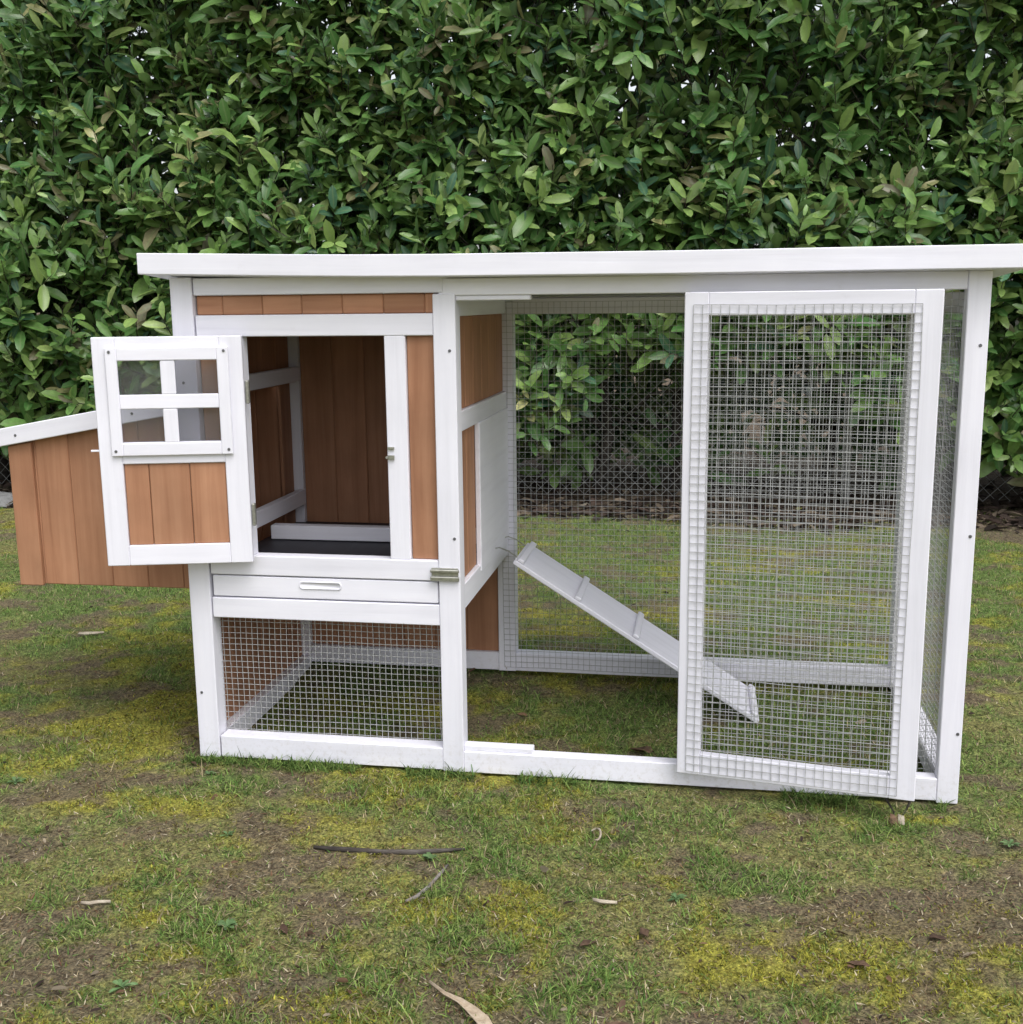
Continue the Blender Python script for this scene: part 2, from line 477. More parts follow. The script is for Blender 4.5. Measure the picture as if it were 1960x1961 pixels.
rf = ramp(n, [(.36, (.50, .46, .40)), (.47, (.95, .93, .9)), (.53, (1.0, 1.05, .95)), (.64, (1.5, 1.42, 1.25))])
l.new(nf.outputs["Fac"], rf.inputs[0])
mf = n.new("ShaderNodeMix"); mf.data_type = 'RGBA'; mf.blend_type = 'MULTIPLY'; mf.inputs["Factor"].default_value = 1
l.new(r.outputs[0], mf.inputs["A"]); l.new(rf.outputs[0], mf.inputs["B"])
r = mf
mx = n.new("ShaderNodeMix"); mx.data_type = 'RGBA'; mx.blend_type = 'MULTIPLY'; mx.inputs["Factor"].default_value = 1
l.new(at.outputs["Color"], mx.inputs["A"]); l.new(r.outputs["Result"], mx.inputs["B"])
l.new(mx.outputs["Result"], b.inputs["Base Color"])
b.inputs["Roughness"].default_value = .95
b.inputs["Specular IOR Level"].default_value = .1
bp = n.new("ShaderNodeBump"); bp.inputs["Strength"].default_value = .9; bp.inputs["Distance"].default_value = .006
l.new(nz.outputs["Fac"], bp.inputs["Height"]); l.new(bp.outputs[0], b.inputs["Normal"])
g_me.materials.clear(); g_me.materials.append(m)
ground = link(bpy.data.objects.new("ground", g_me)); ground["kind"] = "structure"

# ------------------------------------------------------------------ grass, moss, straw (uncountable)
def in_view(x, y, pad=.10):
    dx, dy, dz = x - CAM.x, y - CAM.y, -CAM.z
    zc = dx * fwd.x + dy * fwd.y + dz * fwd.z
    u = (dx * right.x + dy * right.y + dz * right.z) / zc; v = (dx * up.x + dy * up.y + dz * up.z) / zc
    lim = 980 / 2143.7 + pad
    return (zc > .2) & (np.abs(u) < lim) & (np.abs(v) < lim + .05)

def scatter(nn, ymin=-1.05, ymax=3.3):
    """More points where the ground is close to the camera."""
    x = rng.uniform(-3.2, 3.4, nn); y = rng.uniform(ymin, ymax, nn)
    d2 = (x - CAM.x) ** 2 + (y - CAM.y) ** 2
    keep = (rng.random(nn) < np.clip(1.9 / d2, .18, 1)) & in_view(x, y)
    # not inside the coop's own timber
    keep &= ~((x > -.01) & (x < 1.56) & (y > -.012) & (y < .05))
    return x[keep], y[keep]

def make_blades(name, x, y, L, W, lean, tint, curl=.35, seg3=True):
    k = len(x); z = height(x, y)
    az = rng.uniform(0, 2 * np.pi, k); wz = az + np.pi / 2 + rng.normal(0, .5, k)
    hx, hy = np.cos(az) * np.sin(lean), np.sin(az) * np.sin(lean); hz = np.cos(lean)
    sx, sy = np.cos(wz) * W / 2, np.sin(wz) * W / 2
    base = np.stack([x, y, z], -1)
    side = np.stack([sx, sy, np.zeros(k)], -1)
    dirv = np.stack([hx, hy, hz], -1) * L[:, None]
    out = np.stack([np.cos(az), np.sin(az), -.4 * np.ones(k)], -1) * (L * curl)[:, None]
    mid = base + dirv * .55 + out * .2
    tip = base + dirv + out * .8
    tip[:, 2] = np.maximum(tip[:, 2], z + .001)
    V = np.stack([base - side, base + side, mid + side * .8, mid - side * .8, tip], 1).reshape(-1, 3)
    o = np.arange(k)[:, None] * 5
    loops = np.concatenate([o + 0, o + 1, o + 2, o + 3, o + 3, o + 2, o + 4], 1).ravel()
    st = np.stack([np.arange(k) * 7, np.arange(k) * 7 + 4], 1).ravel()
    tt = np.tile([4, 3], k)
    me = fast_mesh(name, V, loops, st, tt, BLADE)
    point_color(me, "tint", np.repeat(tint, 5, 0))
    return link(bpy.data.objects.new(name, me))

x, y = scatter(2400000)
s, mo, gr, ed = fields(x, y)
keep = rng.random(len(x)) < (.28 + .72 * gr) * (1 - .80 * s) * (1 - ed * .9) * (1 - .35 * mo)
x, y, gr, mo = x[keep], y[keep], gr[keep], mo[keep]
k = len(x); q = rng.random(k)[:, None]
tint = np.array([.070, .155, .036]) * (1 - q) + np.array([.250, .330, .095]) * q
tint = tint * (1 - mo[:, None] * .4) + np.array([.18, .20, .05]) * mo[:, None] * .4
st = rng.random(k) < .20
tint[st] = np.array([.34, .28, .17]) * rng.uniform(.6, 1.2, (st.sum(), 1))

# longer tufts left standing along the foot of the coop
kt = 5200
xt = rng.uniform(-.03, 1.56, kt); yt = -.006 - np.abs(rng.normal(0, .016, kt)); kp = fbm(xt * 9, xt * 0 + 2, 51, 3) > .47 - .10 * (xt < .75)
xt, yt = xt[kp], yt[kp]; qt = rng.random(len(xt))[:, None]
x = np.concatenate([x, xt]); y = np.concatenate([y, yt]); gr = np.concatenate([gr, np.full(len(xt), 1.3)])
tint = np.concatenate([tint, np.array([.065, .140, .036]) * (1 - qt) + np.array([.21, .28, .08]) * qt]); k = len(x)
L = rng.uniform(.006, .018, k) * (.6 + .8 * gr) * np.where(rng.random(k) < .06, 1.7, 1)
tint = tint * rng.choice([.4, .7, 1.0, 1.2, 1.5], (k, 1), p=[.15, .2, .3, .2, .15])
grass = make_blades("grass", x, y, L, rng.uniform(.0012, .0026, k), np.abs(rng.normal(.8, .4, k)).clip(0, 1.45), tint)
tag(grass, kind="stuff")

x, y = scatter(2000000)
s, mo, gr, ed = fields(x, y)
keep = rng.random(len(x)) < (.14 + .86 * mo) * (1 - .70 * s) * (1 - ed)
x, y, mo = x[keep], y[keep], mo[keep]
k = len(x); q = rng.random(k)[:, None]
tint = np.array([.150, .155, .026]) * (1 - q) + np.array([.38, .36, .06]) * q
tint = tint * (.35 + .65 * mo[:, None]) + np.array([.15, .13, .06]) * (.65 - .65 * mo[:, None])
tint = tint * rng.choice([.4, .7, 1.0, 1.2, 1.5], (k, 1), p=[.15, .2, .3, .2, .15])
mossy = make_blades("moss", x, y, rng.uniform(.003, .008, k), rng.uniform(.0014, .0030, k), np.abs(rng.normal(.5, .4, k)).clip(0, 1.3), tint, .5)
tag(mossy, kind="stuff")

x, y = scatter(900000)
s, mo, gr, ed = fields(x, y)
keep = rng.random(len(x)) < (.30 + .10 * s) * (1 - .8 * ed)
x, y = x[keep], y[keep]; k = len(x)
pal = np.array([[.36, .29, .18], [.24, .18, .12], [.13, .09, .065], [.55, .48, .35], [.20, .115, .07]])
tint = pal[rng.integers(0, 5, k)] * rng.uniform(.5, 1.2, (k, 1))
thatch = make_blades("dead_thatch", x, y, rng.uniform(.004, .014, k), rng.uniform(.0012, .0030, k), rng.uniform(.9, 1.5, k), tint, .1)
tag(thatch, kind="stuff")

# ------------------------------------------------------------------ chicken coop
W, D, PW = 1.547, 0.567, 0.044
M0, M1 = 0.531, 0.575
coop = empty("chicken_coop")
tag(coop, "white and orange wooden chicken coop with open nest door and wire mesh run", "chicken coop")

def P(name, lo, hi, mat=WHITE, parent=coop, **k): return plank(name, lo, hi, mat, parent, **k)

# posts
P("post", (-.005, 0, 0), (.041, PW, 1.008))
P("post", (M0, 0, 0), (M1, PW, .970))
P("post", (1.5035, 0, -.004), (1.5430, .030, .999))
P("post", (0, D, .026), (PW, D + PW, .955))
P("post", (.545, D, .0285), (.589, D + PW, .955))
P("post", (W - PW, D, .026), (W, D + PW, .955))
P("post", (1.018, .0, .046), (1.056, .030, .968))                     # jamb the run door hangs on
# front rails
P("rail", (PW, .001, .9725), (M0 + .02, PW, 1.006))
P("rail", (M0 + .02, .002, .9665), (1.5034, .030, .999))
P("rail", (PW, .003, .8915), (M0, .034, .9335))
P("rail", (PW, .002, .4045), (M0, .034, .4460))
P("rail", (PW, .002, .3115), (M0, .034, .3545))
P("rail", (PW, .001, .002), (M0, .040, .0500))
P("rail", (M1, .001, .000), (1.5034, .030, .0455))
P("stile", (.4315, .004, .446), (.4735, .030, .8915))
P("stile", (.1050, .004, .446), (.1400, .030, .8915))
P("stop_strip", (M1, .006, .0456), (.718, .030, .0575))
P("stop_strip", (M1, .006, .9570), (.720, .030, .9664))
# side rails (left, right, dividing wall)
for x0, x1 in ((.002, .040), (W - .040, W - .002)):
    P("rail", (x0, PW, .002), (x1, D, .047))
    P("rail", (x0, PW, .925), (x1, D, .962))
P("rail", (.004, PW, .352), (.036, D, .395))
P("rail", (.030, PW, .452), (.050, D, .490))
P("rail", (.030, PW, .765), (.050, D, .801))
P("rail", (M0 + .008, PW, .700), (M1 - .002, D, .7405))
P("rail", (M0 + .008, PW, .336), (M1 - .001, D + .002, .389))
P("rail", (M0 + .008, PW, .9270), (M1 - .002, D, .9640))
# back rails
P("rail", (PW, D + .001, .030), (.545, D + .038, .0765))
P("rail", (.589, D + .001, .030), (W - PW, D + .038, .0765))
P("rail", (PW, D + .001, .925), (.545, D + .038, .962))
P("rail", (.589, D + .001, .925), (W - PW, D + .038, .962))

# boards
def boards(xs, y0, y1, z0, z1, axis='X', gap=.0002):
    for a, c in zip(xs[:-1], xs[1:]):
        if axis == 'X':
            P("board", (a + gap, y0 + random.uniform(0, .0012), z0), (c - gap, y1, z1), STAIN, bev=.0022)
        else:
            P("board", (y0 + random.uniform(0, .0012), a + gap, z0), (y1, c - gap, z1), STAIN, bev=.0022)
boards([.044, .099, .182, .264, .347, .43, .513, .531], .012, .022, .934, .972)
boards([.474, .531], .013, .023, .446, .8915)
boards([.044, .105], .013, .023, .446, .8915)
boards([.044, .128, .211, .294, .377, .461, .545], D + .012, D + .022, .0765, .925)
ys = [PW, .131, .218, .305, .392, .479, D]
boards(ys, .010, .020, .047, .352, 'Y')
boards(ys, .010, .020, .757, .925, 'Y')
for xa, zt in ((.012, 1.006), (M0 + .012, 1.0005)):                                          # wedge filler under the sloping roof
    vs = []
    for x_ in (xa, xa + .014):
        vs += [(x_, .003, .960), (x_, D + .04, .960), (x_, D + .04, .9665), (x_, .003, zt)]
    mesh_obj("top_filler", vs, [(3, 2, 1, 0), (4, 5, 6, 7), (0, 1, 5, 4), (1, 2, 6, 5), (2, 3, 7, 6), (3, 0, 4, 7)], WHITE, coop)
P("rail", (.0, D + .012, .9622), (W, D + .030, .9668))
boards([PW, .088], .010, .020, .3955, .7995, 'Y')
boards([.498, D], .010, .020, .3955, .7995, 'Y')
boards(ys, M1 - .022, M1 - .011, .7405, .927, 'Y')
boards([PW, .130, .216], M1 - .022, M1 - .011, .389, .700, 'Y')
# white pop-hole door that slides along the dividing wall
P("sliding_door", (M1 - .0105, .214, .374), (M1 + .001, D + .001, .7005))
P("floor_board", (.018, .034, .396), (M0 + .012, D + .012, .404), TRAY)
P("perch", (.040, .345, .406), (M0 + .006, .375, .4395))

# drawer
drawer = empty("drawer", (0, 0, 0), 0, coop)
P("drawer_front", (.047, .004, .3575), (.528, .022, .4015), WHITE, drawer)
P("tray_bottom", (.052, .023, .3580), (.524, .52, .3620), TRAY, drawer)
P("tray_side", (.052, .023, .3622), (.056, .52, .392), TRAY, drawer)
P("tray_side", (.520, .023, .3622), (.524, .52, .392), TRAY, drawer)
def finger_pull():
    vs, fs = [], []
    # rounded slot with a raised lip
    ring = []
    hw, hh = .043, .0062
    for k in range(24):
        t = 2 * math.pi * k / 24
        cx = (hw - hh) * (1 if math.cos(t) >= 0 else -1)
        ring.append((cx + hh * math.cos(t), hh * math.sin(t)))
    for sc, yy in ((1.45, 0), (1.25, -.0020), (1.0, -.0020), (.94, -.0006)):
        for (a, c) in ring:
            vs.append((a + (sc - 1) * hh * np.sign(a) , yy, c * sc))
    for s_ in range(3):
        for k in range(24):
            i, j = s_ * 24 + k, s_ * 24 + (k + 1) % 24
            fs.append((i, j, j + 24, i + 24))
    fs.append(tuple(72 + k for k in range(24)))
    o = mesh_obj("handle", vs, fs, WHITE, drawer, True)
    o.location = (.281, .0035, .3865)
finger_pull()

# barrel bolt at the corner, catch for the nest door
latch = empty("bolt_latch", (0, 0, 0), 0, coop)
P("latch_plate", (.517, -.0022, .4050), (.5715, .0005, .4325), STEEL, latch, bev=.0006)
P("latch_bar", (.515, -.0080, .4235), (.574, -.0023, .4300), STEEL, latch, bev=.0015)
P("latch_bar", (.515, -.0080, .4060), (.574, -.0023, .4155), STEEL, latch, bev=.0015)
catch = empty("door_catch", (0, 0, 0), 0, coop)
P("catch_plate", (.4330, -.0015, .6490), (.4465, .0035, .6580), STEEL, catch, bev=.0006)
P("catch_plate", (.4330, -.0015, .6690), (.4465, .0035, .6745), STEEL, catch, bev=.0006)
P("catch_hook", (.4300, -.0060, .6515), (.4345, -.0015, .6560), STEEL, catch, bev=.0006)

# screws in the posts
for (x_, z_) in ((.563, .862), (.565, .492), (1.530, .868), (1.534, .521), (1.535, .138), (.008, .145), (.012, .80)):
    screw((x_, -.0006, z_), coop)
for (y_, z_) in ((.02, .5),):
    pass

# wire mesh panels (stapled to the inside of the frame)
wire_net("wire_mesh", .036, .542, .040, .322, .0127, lambda u, v, w: (u, .0355 + w, v), coop, r=.00052)
wire_net("wire_mesh", .560, 1.520, .040, .955, .0145, lambda u, v, w: (u, D - .0012 - w, v), coop, r=.00044)
wire_net("wire_mesh", 1.040, 1.512, .034, .972, .0127, lambda u, v, w: (u, .0425 + w, v), coop, r=.00044)
wire_net("wire_mesh", .030, D + .01, .034, .940, .0127, lambda u, v, w: (W - .042 - w, u, v), coop, r=.00044)

# roof: felted sheet, white boards below, fascia on all edges; the left front end has warped upwards
roof = empty("roof", (0, 0, 0), 0, coop)
XL, XR, YF, YB = -.046, 1.592, -.032, .690
ZF, ZB = 1.0, .962
def roof_z(y_): return ZF + (ZB - ZF) * (y_ - YF) / (YB - YF)
stations = [(XL, .0135), (.10, .010), (.25, .006), (.40, .003), (.56, .0012), (1.0, -.0005), (1.3, 0), (XR, 0)]
def swept(name, y0, y1, zlo, zhi, mat, parent):
    """A long board following the warp; zlo/zhi are offsets from the roof underside."""
    vs, fs = [], []
    e = .0015
    prof = [(y0, zlo + e), (y0 + e, zlo), (y1 - e, zlo), (y1, zlo + e), (y1, zhi - e), (y1 - e, zhi), (y0 + e, zhi), (y0, zhi - e)]
    for (x_, dz) in stations:
        f = 1.0
        for (yy, zz) in prof:
            w_ = 1 - max(0, min(1, (yy - YF) / (YB - YF)))
            vs.append((x_, yy, roof_z(yy) + dz * w_ + zz))
    k = len(prof)
    for i in range(len(stations) - 1):
        for j in range(k):
            a = i * k + j; c = i * k + (j + 1) % k
            fs.append((a, c, c + k, a + k))
    fs.append(tuple(range(k - 1, -1, -1))); fs.append(tuple(range((len(stations) - 1) * k, len(stations) * k)))
    me = bpy.data.meshes.new(name); me.from_pydata(vs, [], fs)
    bm = bmesh.new(); bm.from_mesh(me); bmesh.ops.recalc_face_normals(bm, faces=bm.faces); bm.to_mesh(me); bm.free()
    me.materials.append(mat)
    return link(bpy.data.objects.new(name, me), parent)
swept("fascia", YF - .014, YF, 0, .0405, WHITE, roof)
swept("roof_panel", YF + .0005, YB - .015, .001, .012, WHITE, roof)
swept("roof_felt", YF + .001, YB - .015, .0125, .0165, FELT, roof)
swept("fascia", YB - .0145, YB, -.010, .020, WHITE, roof)
for (x0, x1) in ((XL, XL + .014), (XR - .014, XR)):
    pass

# ramp with battens
ramp_o = empty("ramp", (0, 0, 0), 0, coop)
A, B = Vector((.627, 0, .372)), Vector((1.187, 0, .014))
d = B - A; Ln = d.length; ang = math.atan2(-d.z, d.x); mid = (A + B) / 2
Rm = Matrix.Rotation(ang, 4, 'Y')
me = bevelled_box_mesh("ramp_plank", Ln, .195, .011, .0018, WHITE)
o = link(bpy.data.objects.new("ramp_plank", me), ramp_o)
nrm = Rm.to_3x3() @ Vector((0, 0, 1))
o.matrix_local = Matrix.Translation(Vector((mid.x, .4425, mid.z)) - nrm * .0055) @ Rm
bme = bevelled_box_mesh("batten", .195, .016, .009, .0022, WHITE)
for s_ in (.014, .170, .328, .486, .648):
    o = link(bpy.data.objects.new("batten", bme), ramp_o)
    p = A + d.normalized() * s_
    o.matrix_local = Matrix.Translation(Vector((p.x, .4425, p.z)) + nrm * .0047) @ Rm @ Matrix.Rotation(math.pi / 2, 4, 'Z')
for yy in (.38, .505):
    v_, f_ = [], []
    tube(v_, f_, [(.630, yy, .368), (.605, yy, .385), (.585, yy, .392), (.5745, yy, .390)], [.0016] * 4, 5)
    mesh_obj("hook", v_, f_, STEEL, ramp_o)

# run door: hinged on the jamb, folded back over the fixed mesh
rd = empty("run_door", (1.012, -.012, 0), math.radians(-8.9), coop)
DW, Z0, Z1, T = .441, .040, .967, .018
def DP(name, lo, hi, mat=WHITE, parent=rd, **k): return plank(name, lo, hi, mat, parent, **k)
DP("stile", (0, -T, Z0), (.044, 0, Z1))
DP("stile", (DW - .046, -T, Z0), (DW, 0, Z1))
DP("rail", (.044, -T + .0006, Z1 - .042), (DW - .046, 0, Z1))
DP("rail", (.044, -T + .0006, Z0), (DW - .046, 0, Z0 + .044))
wire_net("wire_mesh", .017, DW - .028, .047, .938, .0163, lambda u, v, w: (u, -T - .0008 - w, v), rd, r=.00054)
for zz in (.18, .80):
    DP("hinge", (.006, .0003, zz), (.034, .0030, zz + .05), STEEL, rd, bev=.0008)
for xx in (.408, .436):                                     # two dark bolt ends low on the free edge
    pass

# nest door: swung out to the left
nd = empty("nest_door", (.147, -.010, 0), math.radians(-165.8), coop)
# local +X runs from the hinge towards the free edge; the outer face (seen) is local +Y
NW, NZ0, NZ1, NT = .288, .439, .8945, .018
def NP(name, lo, hi, mat=WHITE, parent=nd, **k): return plank(name, lo, hi, mat, parent, **k)
NP("stile", (0, 0, NZ0), (.044, NT, NZ1))
NP("stile", (NW - .044, 0, NZ0), (NW, NT, NZ1))
NP("rail", (.044, .0006, NZ1 - .041), (NW - .044, NT - .0006, NZ1))
NP("rail", (.044, .0006, NZ0), (NW - .044, NT - .0006, NZ0 + .041))
NP("rail", (.044, .0006, .6450), (NW - .044, NT - .0006, .6880))
for a, c in ((.044, .116), (.116, .196), (.196, .244)):
    NP("board", (a + .0006, .004, NZ0 + .041), (c - .0006, .012, .645), STAIN, bev=.0018)
wf = empty("window_frame", (0, 0, 0), 0, nd)
# applied frame with cross, screwed on at the corners, clear sheet behind it
WX0, WX1, WZ0, WZ1 = .026, .262, .662, .8740
y0_, y1_ = NT + .0004, NT + .0075
NP("frame_strip", (WX0, y0_, WZ0), (WX0 + .0225, y1_, WZ1), WHITE, wf)
NP("frame_strip", (WX1 - .0225, y0_, WZ0), (WX1, y1_, WZ1), WHITE, wf)
NP("frame_strip", (WX0 + .0225, y0_, WZ1 - .0255), (WX1 - .0225, y1_ - .0004, WZ1), WHITE, wf)
NP("frame_strip", (WX0 + .0225, y0_, WZ0), (WX1 - .0225, y1_ - .0004, WZ0 + .0255), WHITE, wf)
NP("muntin", (WX0 + .0225, y0_, .7545), (WX1 - .0225, y1_ - .0010, .7825), WHITE, wf)
NP("muntin", (.1300, y0_ + .0001, .7826), (.1580, y1_ - .0016, WZ1 - .0256), WHITE, wf)
NP("muntin", (.1300, y0_ + .0001, WZ0 + .0256), (.1580, y1_ - .0016, .7544), WHITE, wf)
NP("window_pane", (.0441, .0120, .6881), (NW - .0441, .0138, NZ1 - .0411), ACRYLIC, wf, bev=0)
for (sx_, sz_) in ((.034, .866), (.253, .866), (.034, .672), (.253, .672)):
    screw((sx_, NT + .0078, sz_), wf, .003)
NP("latch_peg", (NW, .006, .6700), (NW + .018, .010, .6740), WHITE, nd, bev=.0008)
for zz in (.760, .512):
    h_ = NP("hinge", (-.0085, -.006, zz), (-.0008, .008, zz + .046), STEEL, nd, bev=.002)

# nest box on the left wall with sloping lid
nb = empty("nest_box", (0, 0, 0), 0, coop)
SL = .177
def lid_z(x_): return .658 + (x_ + .451) * SL            # underside of the lid edge
def nest_board(xa, xb, y0, y1, zb=.353, mat=STAIN):
    prism("board", [(xa, zb), (xb, zb), (xb, lid_z(xb) + .0205), (xa, lid_z(xa) + .0205)], y0, y1, mat, nb)
NF, NBk = .068, .520
xs = [-.425, -.374, -.296, -.214, -.132, -.050, .0095]
for a, c in zip(xs[:-1], xs[1:]):
    nest_board(a + .0002, c - .0002, NF + random.uniform(0, .0015), NF + .011)
    nest_board(a + .0002, c - .0002, NBk - .011, NBk)
prism("corner_strip", [(-.4315, .3515), (-.3765, .3515), (-.3765, lid_z(-.3765) - .002), (-.4315, lid_z(-.4315) - .002)], NF - .0105, NF - .0005, STAIN, nb)
prism("corner_strip", [(-.4315, .3515), (-.3765, .3515), (-.3765, lid_z(-.3765) - .002), (-.4315, lid_z(-.4315) - .002)], NBk + .0005, NBk + .0105, STAIN, nb)
yy = NF
for a, c in zip(np.linspace(NF + .0002, NBk - .0002, 7)[:-1], np.linspace(NF + .0002, NBk - .0002, 7)[1:]):
    plank("board", (-.4330, a + .0002, .353), (-.4252, c - .0002, lid_z(-.4252) + .0195), STAIN, nb)
plank("base_board", (-.4250, NF + .012, .356), (.0095, NBk - .012, .366), STAIN, nb)
lid = empty("lid", (0, 0, 0), 0, nb)
# lid pieces are rotated about Y
def lid_piece(name, xa, xb, y0, y1, dz0, dz1, mat=WHITE):
    t_ = math.atan(SL)
    cx_ = (xa + xb) / 2; L_ = (xb - xa) / math.cos(t_)
    me = bevelled_box_mesh(name, L_, y1 - y0, (dz1 - dz0), .0016, mat)
    o = link(bpy.data.objects.new(name, me), nb)
    zc = lid_z(cx_) + (dz0 + dz1) / 2 / math.cos(t_)
    o.matrix_local = Matrix.Translation((cx_, (y0 + y1) / 2, zc)) @ Matrix.Rotation(-t_, 4, 'Y')
    return o
bpy.data.objects.remove(lid)
lid_piece("lid_edge", -.515, -.006, .042, .058, 0, .0375)
lid_piece("lid_edge", -.515, -.006, NBk + .014, NBk + .030, 0, .0375)
lid_piece("lid_panel", -.513, -.007, .0584, NBk + .0136, .022, .034)
lid_piece("lid_edge", -.514, -.500, .0584, NBk + .0136, .0005, .0218)
for xx in (-.400, -.128):
    screw((xx, .0415, lid_z(xx) + .018), nb, .0034)

# ------------------------------------------------------------------ hedge
hedge = empty("laurel_hedge", (0, 3.2, 0))
tag(hedge, "tall dense cherry laurel hedge with glossy green leaves behind the coop", "hedge")

def leaf_template(fold, droop, wid):
    """11 points of one leaf, length 1 along x, upper side +z; last value: 1 on the midrib."""
    st = [(.22, .66), (.56, 1.0), (.86, .70)]
    v = [(0, 0, 0, 1)]
    for t, w_ in st:
        z0 = -droop * t * t
        h = wid * w_ / 2
        v += [(t, h, z0 + fold * h, 0), (t, 0, z0, 1), (t, -h, z0 + fold * h, 0)]
    v.append((1.0, 0, -droop, 1))
    f = [(0, 2, 1), (0, 3, 2), (1, 2, 5, 4), (2, 3, 6, 5), (4, 5, 8, 7), (5, 6, 9, 8), (7, 8, 10), (8, 9, 10)]
    return np.array(v), f
LT = [leaf_template(.45, .10, .36), leaf_template(.25, .22, .40), leaf_template(.6, -.05, .33), leaf_template(.3, .34, .38)]
PALETTE = np.array([[.056, .135, .028], [.078, .175, .036], [.115, .222, .046], [.150, .255, .052], [.200, .300, .066],
                    [.245, .325, .085], [.058, .138, .062], [.320, .310, .110], [.150, .140, .058]])
PAL_P = np.array([.13, .20, .22, .17, .11, .055, .06, .015, .04])

def hole(x_, z_):
    """Bare bottom of the hedge: how far up it is without leaves."""
    b_ = .16 - .22 * np.clip((x_ - 2.15) / .25, 0, 1) + .10 * fbm(x_ * 2.3, x_ * 0 + 4.2, 30)
    g_ = .40 * np.exp(-((x_ - 1.15) / .75) ** 4) + .16 * (fbm(x_ * 5.0, x_ * 0 + 8.1, 31) - .5) + .08 * np.exp(-((x_ - 2.45) / .15) ** 2)
    return b_ + g_

def sprigs(nn, ylo, yhi, front):
    x_ = rng.uniform(-3.7, 3.9, nn); z_ = rng.uniform(.04, 2.95, nn)
    face = 3.02 + .34 * (fbm(x_ * .9, z_ * 1.1, 33) - .5) + .26 * (fbm(x_ * 2.8, z_ * 2.8, 34, 3) - .5)
    if front:
        dep = rng.exponential(.10, nn).clip(0, .6)
        y_ = face + dep
        keep = z_ > hole(x_, z_) + dep * .3
        # gaps in the skin
        keep &= ~((fbm(x_ * 3.2, z_ * 3.2, 36, 3) > .70) & (dep < .28))
    else:
        y_ = rng.uniform(ylo, yhi, nn)
        thin = np.clip((z_ - 2.0) / .4, 0, 1) * (.62 + .33 * np.clip((x_ - 0.5) / 1.5, 0, 1)) * (fbm(x_ * 1.6, z_ * 1.6, 38, 3) > .40)
        keep = rng.random(nn) > thin
    return x_[keep], y_[keep], z_[keep], (y_ - face)[keep]

def grow(x_, y_, z_, front, big=1.0):
    """Shoots with alternate leaves; returns leaf frames."""
    ns = len(x_)
    dirs = np.stack([rng.normal(0, .55, ns), -np.abs(rng.normal(.75, .45, ns)) if front else rng.normal(-.2, .8, ns), rng.normal(1.05, .5, ns)], -1)
    dirs /= np.linalg.norm(dirs, axis=1, keepdims=True)
    SLn = rng.uniform(.12, .27, ns) * big
    NL = 9
    pos, ax, nr, ln, who = [], [], [], [], []
    ref = np.where(np.abs(dirs[:, 2:3]) > .9, np.array([[1., 0, 0]]), np.array([[0, 0, 1.]]))
    a = np.cross(dirs, ref); a /= np.linalg.norm(a, axis=1, keepdims=True); c = np.cross(dirs, a)
    ph0 = rng.uniform(0, 6.28, ns)
    roots = np.stack([x_, y_, z_], -1)
    for k in range(NL):
        t = (k + .6) / NL
        ph = ph0 + k * 2.4 + rng.normal(0, .3, ns)
        rad = a * np.cos(ph)[:, None] + c * np.sin(ph)[:, None]
        th = np.clip(rng.normal(1.15 - .55 * t, .18, ns), .25, 1.5)[:, None]
        ax_ = np.cos(th) * dirs + np.sin(th) * rad
        n_ = np.sin(th) * dirs - np.cos(th) * rad
        n_ = n_ + np.array([0, -.55, .40]) + rng.normal(0, .2, (ns, 3))
        n_ -= ax_ * (n_ * ax_).sum(1, keepdims=True); n_ /= np.linalg.norm(n_, axis=1, keepdims=True)
        keep = rng.random(ns) < .88
        pos.append((roots + dirs * (SLn * t)[:, None])[keep]); ax.append(ax_[keep]); nr.append(n_[keep])
        ln.append((rng.choice([.075, .105, .125, .155], ns) * rng.uniform(.85, 1.2, ns) * (1.08 - .42 * t) * big)[keep]); who.append(np.nonzero(keep)[0])
    stems = (roots - dirs * .08, roots + dirs * SLn[:, None])
    return np.concatenate(pos), np.concatenate(ax), np.concatenate(nr), np.concatenate(ln), np.concatenate(who), stems

def place_leaves(pos, ax, nr, ln, var):
    side = np.cross(nr, ax)
    Vs, loops, starts, totals, ribs = [], [], [], [], []
    vo, lo = 0, 0
    for v in range(4):
        s_ = var == v
        k = s_.sum()
        T, F = LT[v]
        P_ = pos[s_][:, None, :] + ln[s_][:, None, None] * (T[None, :, 0:1] * ax[s_][:, None, :] + T[None, :, 1:2] * side[s_][:, None, :] + T[None, :, 2:3] * nr[s_][:, None, :])
        Vs.append(P_.reshape(-1, 3)); ribs.append(np.tile(T[:, 3], k))
        fl = np.concatenate([np.array(f) for f in F]); ft = np.array([len(f) for f in F])
        off = np.arange(k)[:, None] * 11 + vo
        loops.append((off + fl[None, :]).ravel())
        totals.append(np.tile(ft, k))
        vo += k * 11
    loops = np.concatenate(loops); totals = np.concatenate(totals)
    starts = np.concatenate([[0], np.cumsum(totals)[:-1]])
    return np.concatenate(Vs), loops, starts, totals, np.concatenate(ribs)

